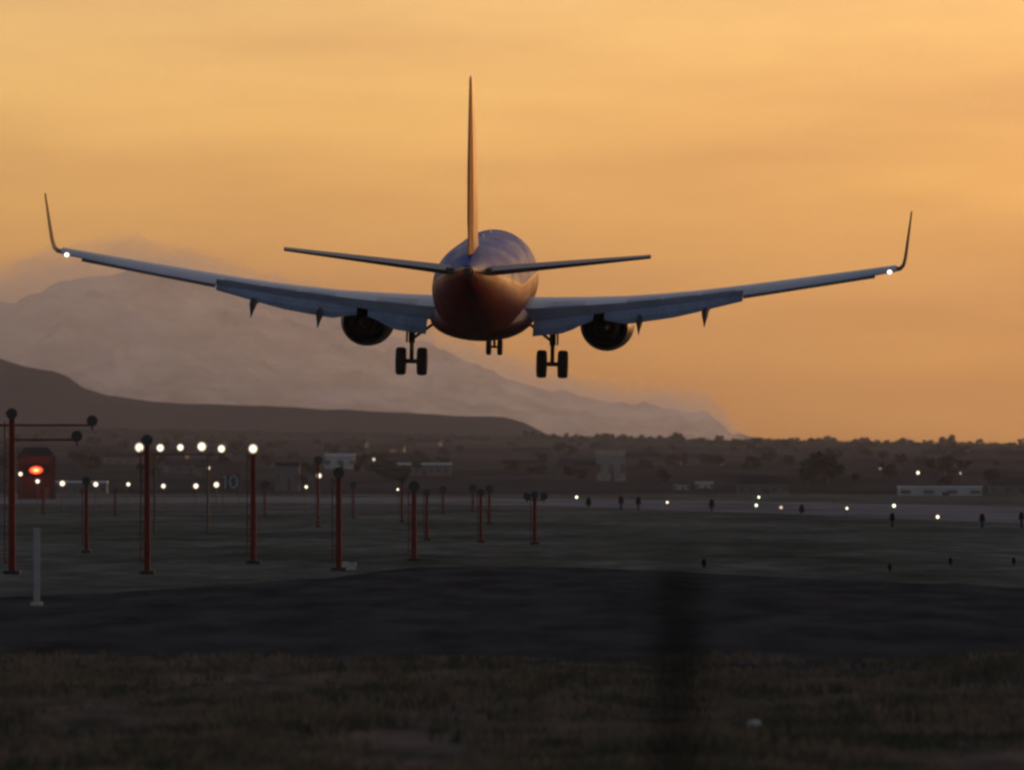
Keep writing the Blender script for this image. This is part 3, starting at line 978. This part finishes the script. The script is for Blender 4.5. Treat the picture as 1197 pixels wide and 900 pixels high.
# ------------------------------------------------------------------ grass
def grass(name, n, d0, d1, h0, h1, xw, seed, label):
    rnd = random.Random(seed)
    verts, faces = [], []
    for _ in range(n):
        d = 1 / (1 / d0 + (1 / d1 - 1 / d0) * rnd.random())
        hw = xw * d
        x = rnd.uniform(-hw, hw)
        if noise.noise(Vector((x * .5, d * .10, seed))) < rnd.uniform(-.45, .25): continue
        H = rnd.uniform(h0, h1) * (1.3 + 1.6 * noise.noise(Vector((x * .3, d * .08, 7))))
        for _b in range(7):
            a = rnd.uniform(0, 6.28)
            bxx, by = x + rnd.uniform(-.12, .12), d + rnd.uniform(-.12, .12)
            lean = rnd.uniform(.1, .6) * H
            w = rnd.uniform(.006, .014)
            i = len(verts)
            ca, sa = math.cos(a), math.sin(a)
            verts += [(bxx - w * sa, by + w * ca, 0), (bxx + w * sa, by - w * ca, 0), (bxx + lean * .4 * ca, by + lean * .4 * sa, H * .65), (bxx + lean * ca, by + lean * sa, H)]
            verts[i + 2] = (verts[i + 2][0] + w * sa * .6, verts[i + 2][1] - w * ca * .6, verts[i + 2][2])
            faces += [(i, i + 1, i + 2), (i, i + 2, i + 3)]
    me = bpy.data.meshes.new(name)
    me.from_pydata(verts, [], faces)
    me.materials.append(M['grass'])
    o = bpy.data.objects.new(name, me)
    COL.objects.link(o)
    tag(o, label, 'grass', kind='stuff')
grass('grass', 26000, 98, 182, .05, .15, .075, 4, 'rough dry grass and weeds growing along the foreground')

# ------------------------------------------------------------------ far buildings
def place(px, py_base, tol=0.5):
    """Distance at which the rising land shows on row py_base in column px."""
    best = None
    for k in range(0, 560):
        d = 2200 + k * 10
        x = (px - 598.5) / F * d
        py = HY - (rise(x, d) - HC) / F * d if False else HY - (rise(x, d) - HC) * F / d
        if py <= py_base: return d, x, rise(x, d)
    return 7700, (px - 598.5) / F * 7700, rise((px - 598.5) / F * 7700, 7700)

def building(px0, px1, py_top, py_base, wall, roof, label, name='warehouse', cat='building', pitched=False, nwin=6, group=None, depth=None):
    px = (px0 + px1) / 2
    d, x, zg = place(px, py_base)
    w = (px1 - px0) / F * d
    h = (py_base - py_top) / F * d
    D = depth or max(6, w * .5)
    t_ = thing(name, label, cat, (x, d, zg - .3), 0, group)
    h += .3
    hw = h * (.62 if pitched else .86)
    bm = bmesh.new()
    bx(bm, 0, D / 2, hw / 2, w, D, hw)
    obj('wall', bm, M[wall], t_, smooth=False)
    bm = bmesh.new()
    if pitched:
        loft(bm, [[(-w * .54, -.4, hw), (w * .54, -.4, hw), (w * .54, D + .4, hw), (-w * .54, D + .4, hw)], [(-w * .40, D * .5 - .1, h), (w * .40, D * .5 - .1, h), (w * .40, D * .5 + .1, h), (-w * .40, D * .5 + .1, h)]])
    else:
        bx(bm, 0, D / 2, hw + (h - hw) / 2, w * 1.02, D * 1.03, (h - hw))
    obj('roof', bm, M[roof], t_, smooth=False)
    for k in range(nwin):
        bm = bmesh.new()
        bx(bm, -w * .42 + w * .84 * k / max(1, nwin - 1), -.03, hw * .5, w * .5 / nwin, .08, hw * .34)
        obj('window', bm, M['glass'], t_, smooth=False)
    bm = bmesh.new()
    bx(bm, w * .06, -.04, hw * .27, min(1.6, w * .12), .1, hw * .54)
    obj('door', bm, M['dark'], t_, smooth=False)
    return t_

building(380, 415, 530, 548, 'pale', 'roof_pale', 'pale block house behind the thick mast, upper left slope', 'block_house', nwin=3)
building(456, 527, 541, 556, 'grey_wall', 'roof_pale', 'long low hall with a pale blue-grey roof, left of centre', 'hall', nwin=8)
building(697, 731, 527, 562, 'tan', 'beige', 'tall tan building with a pale top, centre right', 'office_block', nwin=3)
building(672, 698, 541, 562, 'brown_wall', 'roof_dark', 'dark brown building left of the tall tan one', 'brick_building', nwin=3)
building(788, 806, 561, 572, 'pale', 'roof_dark', 'tiny pale gabled house left of the small pale shed', 'house', 'house', True, 2)
building(813, 834, 563, 571, 'pale', 'roof_pale', 'small pale shed right of the tiny gabled house', 'shed', 'shed', nwin=2)
building(862, 922, 556, 577, 'grey_wall', 'roof_dark', 'wide grey hangar with a dark pitched roof above the stacked lamps', 'hangar', 'hangar', True, 5)
building(1051, 1148, 568, 579, 'pale', 'roof_pale', 'longest low pale building, at the right', 'terminal', nwin=4)
building(1157, 1230, 558, 577, 'grey_wall', 'roof_dark', 'grey hangar with a dark roof cut by the right edge', 'hangar', 'hangar', True, 5)
building(1106, 1122, 549, 567, 'brown_wall', 'roof_dark', 'narrow dark red-brown building behind the longest pale building', 'brick_building', nwin=2)
building(60, 125, 562, 577, 'grey_wall', 'roof_pale', 'low grey hall behind the lower lamps at far left', 'hall', nwin=6)
building(585, 640, 538, 551, 'brown_wall', 'roof_dark', 'wide dark low building at the slope, centre', 'warehouse', nwin=5)
building(322, 350, 540, 574, 'grey_wall', 'roof_dark', 'narrow grey building between lit mast and thick mast', 'office_block', nwin=2)

def pole_lamp(px, py, py_base, r, lit, label):
    d, x, zg = place(px, py_base)
    lamp_stand(px, py, d, r, lit, label, 'lamps in the town beyond the runway', zg=zg, cat='street lamp')
pole_lamp(1073, 552.5, 566, 3.0, 'lamp', 'bright street lamp above the longest pale building')
pole_lamp(1122, 553, 566, 2.8, 'lamp_dim', 'dim street lamp right of the bright one on the far right')
pole_lamp(1029, 547, 560, 2.6, 'lamp_dim', 'dim street lamp left of the bright one, above the runway')
pole_lamp(1043, 556, 563, 1.8, 'lamp_dim', 'tiny dim lamp left below the bright street lamp')
pole_lamp(437, 537, 550, 4.2, 'lamp_dim', 'dim soft lamp right of the pale block house')
pole_lamp(793, 562, 570, 1.8, 'lamp_dim', 'tiny dim lamp by the tiny gabled house')

# ------------------------------------------------------------------ trees
def tree_proto(seed, spread, tall, name='tree'):
    rnd = random.Random(seed)
    t_ = thing(name, 'x', 'tree')
    bm = bmesh.new()
    cyl(bm, (0, 0, 0), (0, 0, .45 * tall), .035 * tall, .018 * tall, 7)
    for k in range(5):
        a = rnd.uniform(0, 6.28)
        cyl(bm, (0, 0, (.25 + .05 * k) * tall), (spread * .5 * math.cos(a), spread * .5 * math.sin(a), rnd.uniform(.5, .8) * tall), .014 * tall, .005 * tall, 5)
    obj('trunk', bm, M['bark'], t_)
    blobs = [(rnd.uniform(-.6, .6) * spread, rnd.uniform(-.6, .6) * spread, rnd.uniform(.38, .86) * tall, rnd.uniform(.22, .42) * spread) for _ in range(9)]
    verts, faces = [], []
    for (cx, cy, cz, r) in blobs:
        for _ in range(90):
            v = Vector((rnd.gauss(0, 1), rnd.gauss(0, 1), rnd.gauss(0, 1))).normalized() * r * rnd.uniform(.5, 1.12)
            c = Vector((cx, cy, cz)) + Vector((v.x, v.y, v.z * .85))
            if c.z > tall: continue
            s_ = rnd.uniform(.05, .13) * spread
            u = Vector((rnd.gauss(0, 1), rnd.gauss(0, 1), rnd.gauss(0, 1))).normalized() * s_
            w = u.orthogonal().normalized() * s_ * .7
            i = len(verts)
            verts += [tuple(c - u), tuple(c + w), tuple(c + u), tuple(c - w)]
            faces.append((i, i + 1, i + 2, i + 3))
    me = bpy.data.meshes.new('crown')
    me.from_pydata(verts, [], faces)
    me.materials.append(M['leaf'])
    o = bpy.data.objects.new('crown', me)
    COL.objects.link(o)
    o.parent = t_
    return t_

protos = [tree_proto(s, sp, tl) for s, sp, tl in ((1, 3.4, 6.5), (2, 4.4, 6.0), (3, 2.8, 7.2), (5, 5.0, 6.8), (8, 3.8, 5.2))]
first = set()
def put_tree(x, d, k, sc, label, group):
    zg = rise(x, d) - .15
    p = protos[k]
    if k not in first:
        first.add(k)
        p.location = (x, d, zg); p.scale = (sc,) * 3; p.rotation_euler = (0, 0, random.uniform(0, 6))
        p['label'] = label; p['group'] = group
        return p
    return dup(p, (x, d, zg), random.uniform(0, 6), label, 'tree', group, (sc * random.uniform(.85, 1.2), sc * random.uniform(.85, 1.2), sc))

put_tree(at(968, 0, 2900).x, 2900, 3, 1.35, 'big dark tree, larger of the two right of the wide hangar', 'dark trees right of the wide hangar')
put_tree(at(945, 0, 2750).x, 2750, 1, .9, 'smaller dark tree left of the big one by the wide hangar', 'dark trees right of the wide hangar')
put_tree(at(1037, 0, 2700).x, 2700, 2, 1.05, 'tall tree at the left end of the longest pale building', 'trees near the airfield')
# skyline trees on the ridge
for i in range(96):
    px = 618 + i * 6.3 + random.uniform(-3, 3)
    d = 7900 + random.uniform(-150, 60)
    sc = random.uniform(.55, 1.0) if i % 7 else random.uniform(1.1, 1.5)
    put_tree(at(px, 0, d).x, d, random.randrange(5), sc, 'dark tree of the far skyline on the ridge, right half', 'trees along the far skyline')
# the wood that covers the crest behind them, one dark mass
rnd = random.Random(21)
verts, faces = [], []
for _ in range(80000):
    x = rnd.uniform(-900, 620)
    d = rnd.uniform(7700, 8150)
    zg = rise(x, d)
    hh = 3.6 + 2.4 * noise.noise(Vector((x * .05, d * .01, 2))) + 1.6 * noise.noise(Vector((x * .17, d * .03, 5)))
    c = Vector((x, d, zg + rnd.uniform(-.2, 1) * max(.6, hh)))
    s_ = rnd.uniform(.5, 1.1)
    u = Vector((rnd.gauss(0, 1), rnd.gauss(0, 1), rnd.gauss(0, 1))).normalized() * s_
    w = u.orthogonal().normalized() * s_ * .7
    i = len(verts)
    verts += [tuple(c - u), tuple(c + w), tuple(c + u), tuple(c - w)]
    faces.append((i, i + 1, i + 2, i + 3))
me = bpy.data.meshes.new('woodland')
me.from_pydata(verts, [], faces)
me.materials.append(M['leaf'])
o = bpy.data.objects.new('woodland', me)
COL.objects.link(o)
tag(o, 'far dark wood covering the crest of the town slope', 'woodland', kind='stuff')
# scattered on the slope
for i in range(180):
    px = random.uniform(-20, 1220)
    d = random.uniform(2700, 7400)
    put_tree(at(px, 0, d).x, d, random.randrange(5), random.uniform(.55, 1.0), 'dark bushy tree scattered among the houses on the slope', 'trees on the town slope')
# small houses on the slope: indistinct in the dusk
HS = 'small dim houses on the town slope'
hw_ = None
hp = []
for kind, (wl, rf, lab) in enumerate([('house_wall', 'roof_dark', 'small tan house with a dark roof on the town slope'), ('grey_wall', 'roof_dark', 'small grey house with a dark roof on the town slope'), ('brown_wall', 'roof_dark', 'small brown house with a dark roof on the town slope')]):
    t_ = thing('house', lab, 'house', (0, 0, 0), 0, HS)
    w, D, h = 11 + 3 * kind, 8, 3.0
    bm = bmesh.new(); bx(bm, 0, 0, h / 2, w, D, h); obj('wall', bm, M[wl], t_, smooth=False)
    bm = bmesh.new()
    loft(bm, [[(-w * .53, -D * .56, h), (w * .53, -D * .56, h), (w * .53, D * .56, h), (-w * .53, D * .56, h)], [(-w * .5, -.05, h + 2), (w * .5, -.05, h + 2), (w * .5, .05, h + 2), (-w * .5, .05, h + 2)]])
    obj('roof', bm, M[rf], t_, smooth=False)
    for k in (-1, 1):
        bm = bmesh.new(); bx(bm, k * w * .28, -D / 2 - .02, 1.6, 1.4, .06, 1.1); obj('window', bm, M['glass'], t_, smooth=False)
    bm = bmesh.new(); bx(bm, 0, -D / 2 - .02, 1.05, 1.0, .08, 2.1); obj('door', bm, M['dark'], t_, smooth=False)
    hp.append(t_)
used = set()
for i in range(24):
    px = random.uniform(0, 1197)
    d = random.uniform(3000, 6800)
    x = at(px, 0, d).x
    k = i % 3
    if k in used: dup(hp[k], (x, d, rise(x, d) - .3), random.uniform(-.5, .5))
    else:
        used.add(k); hp[k].location = (x, d, rise(x, d) - .3)
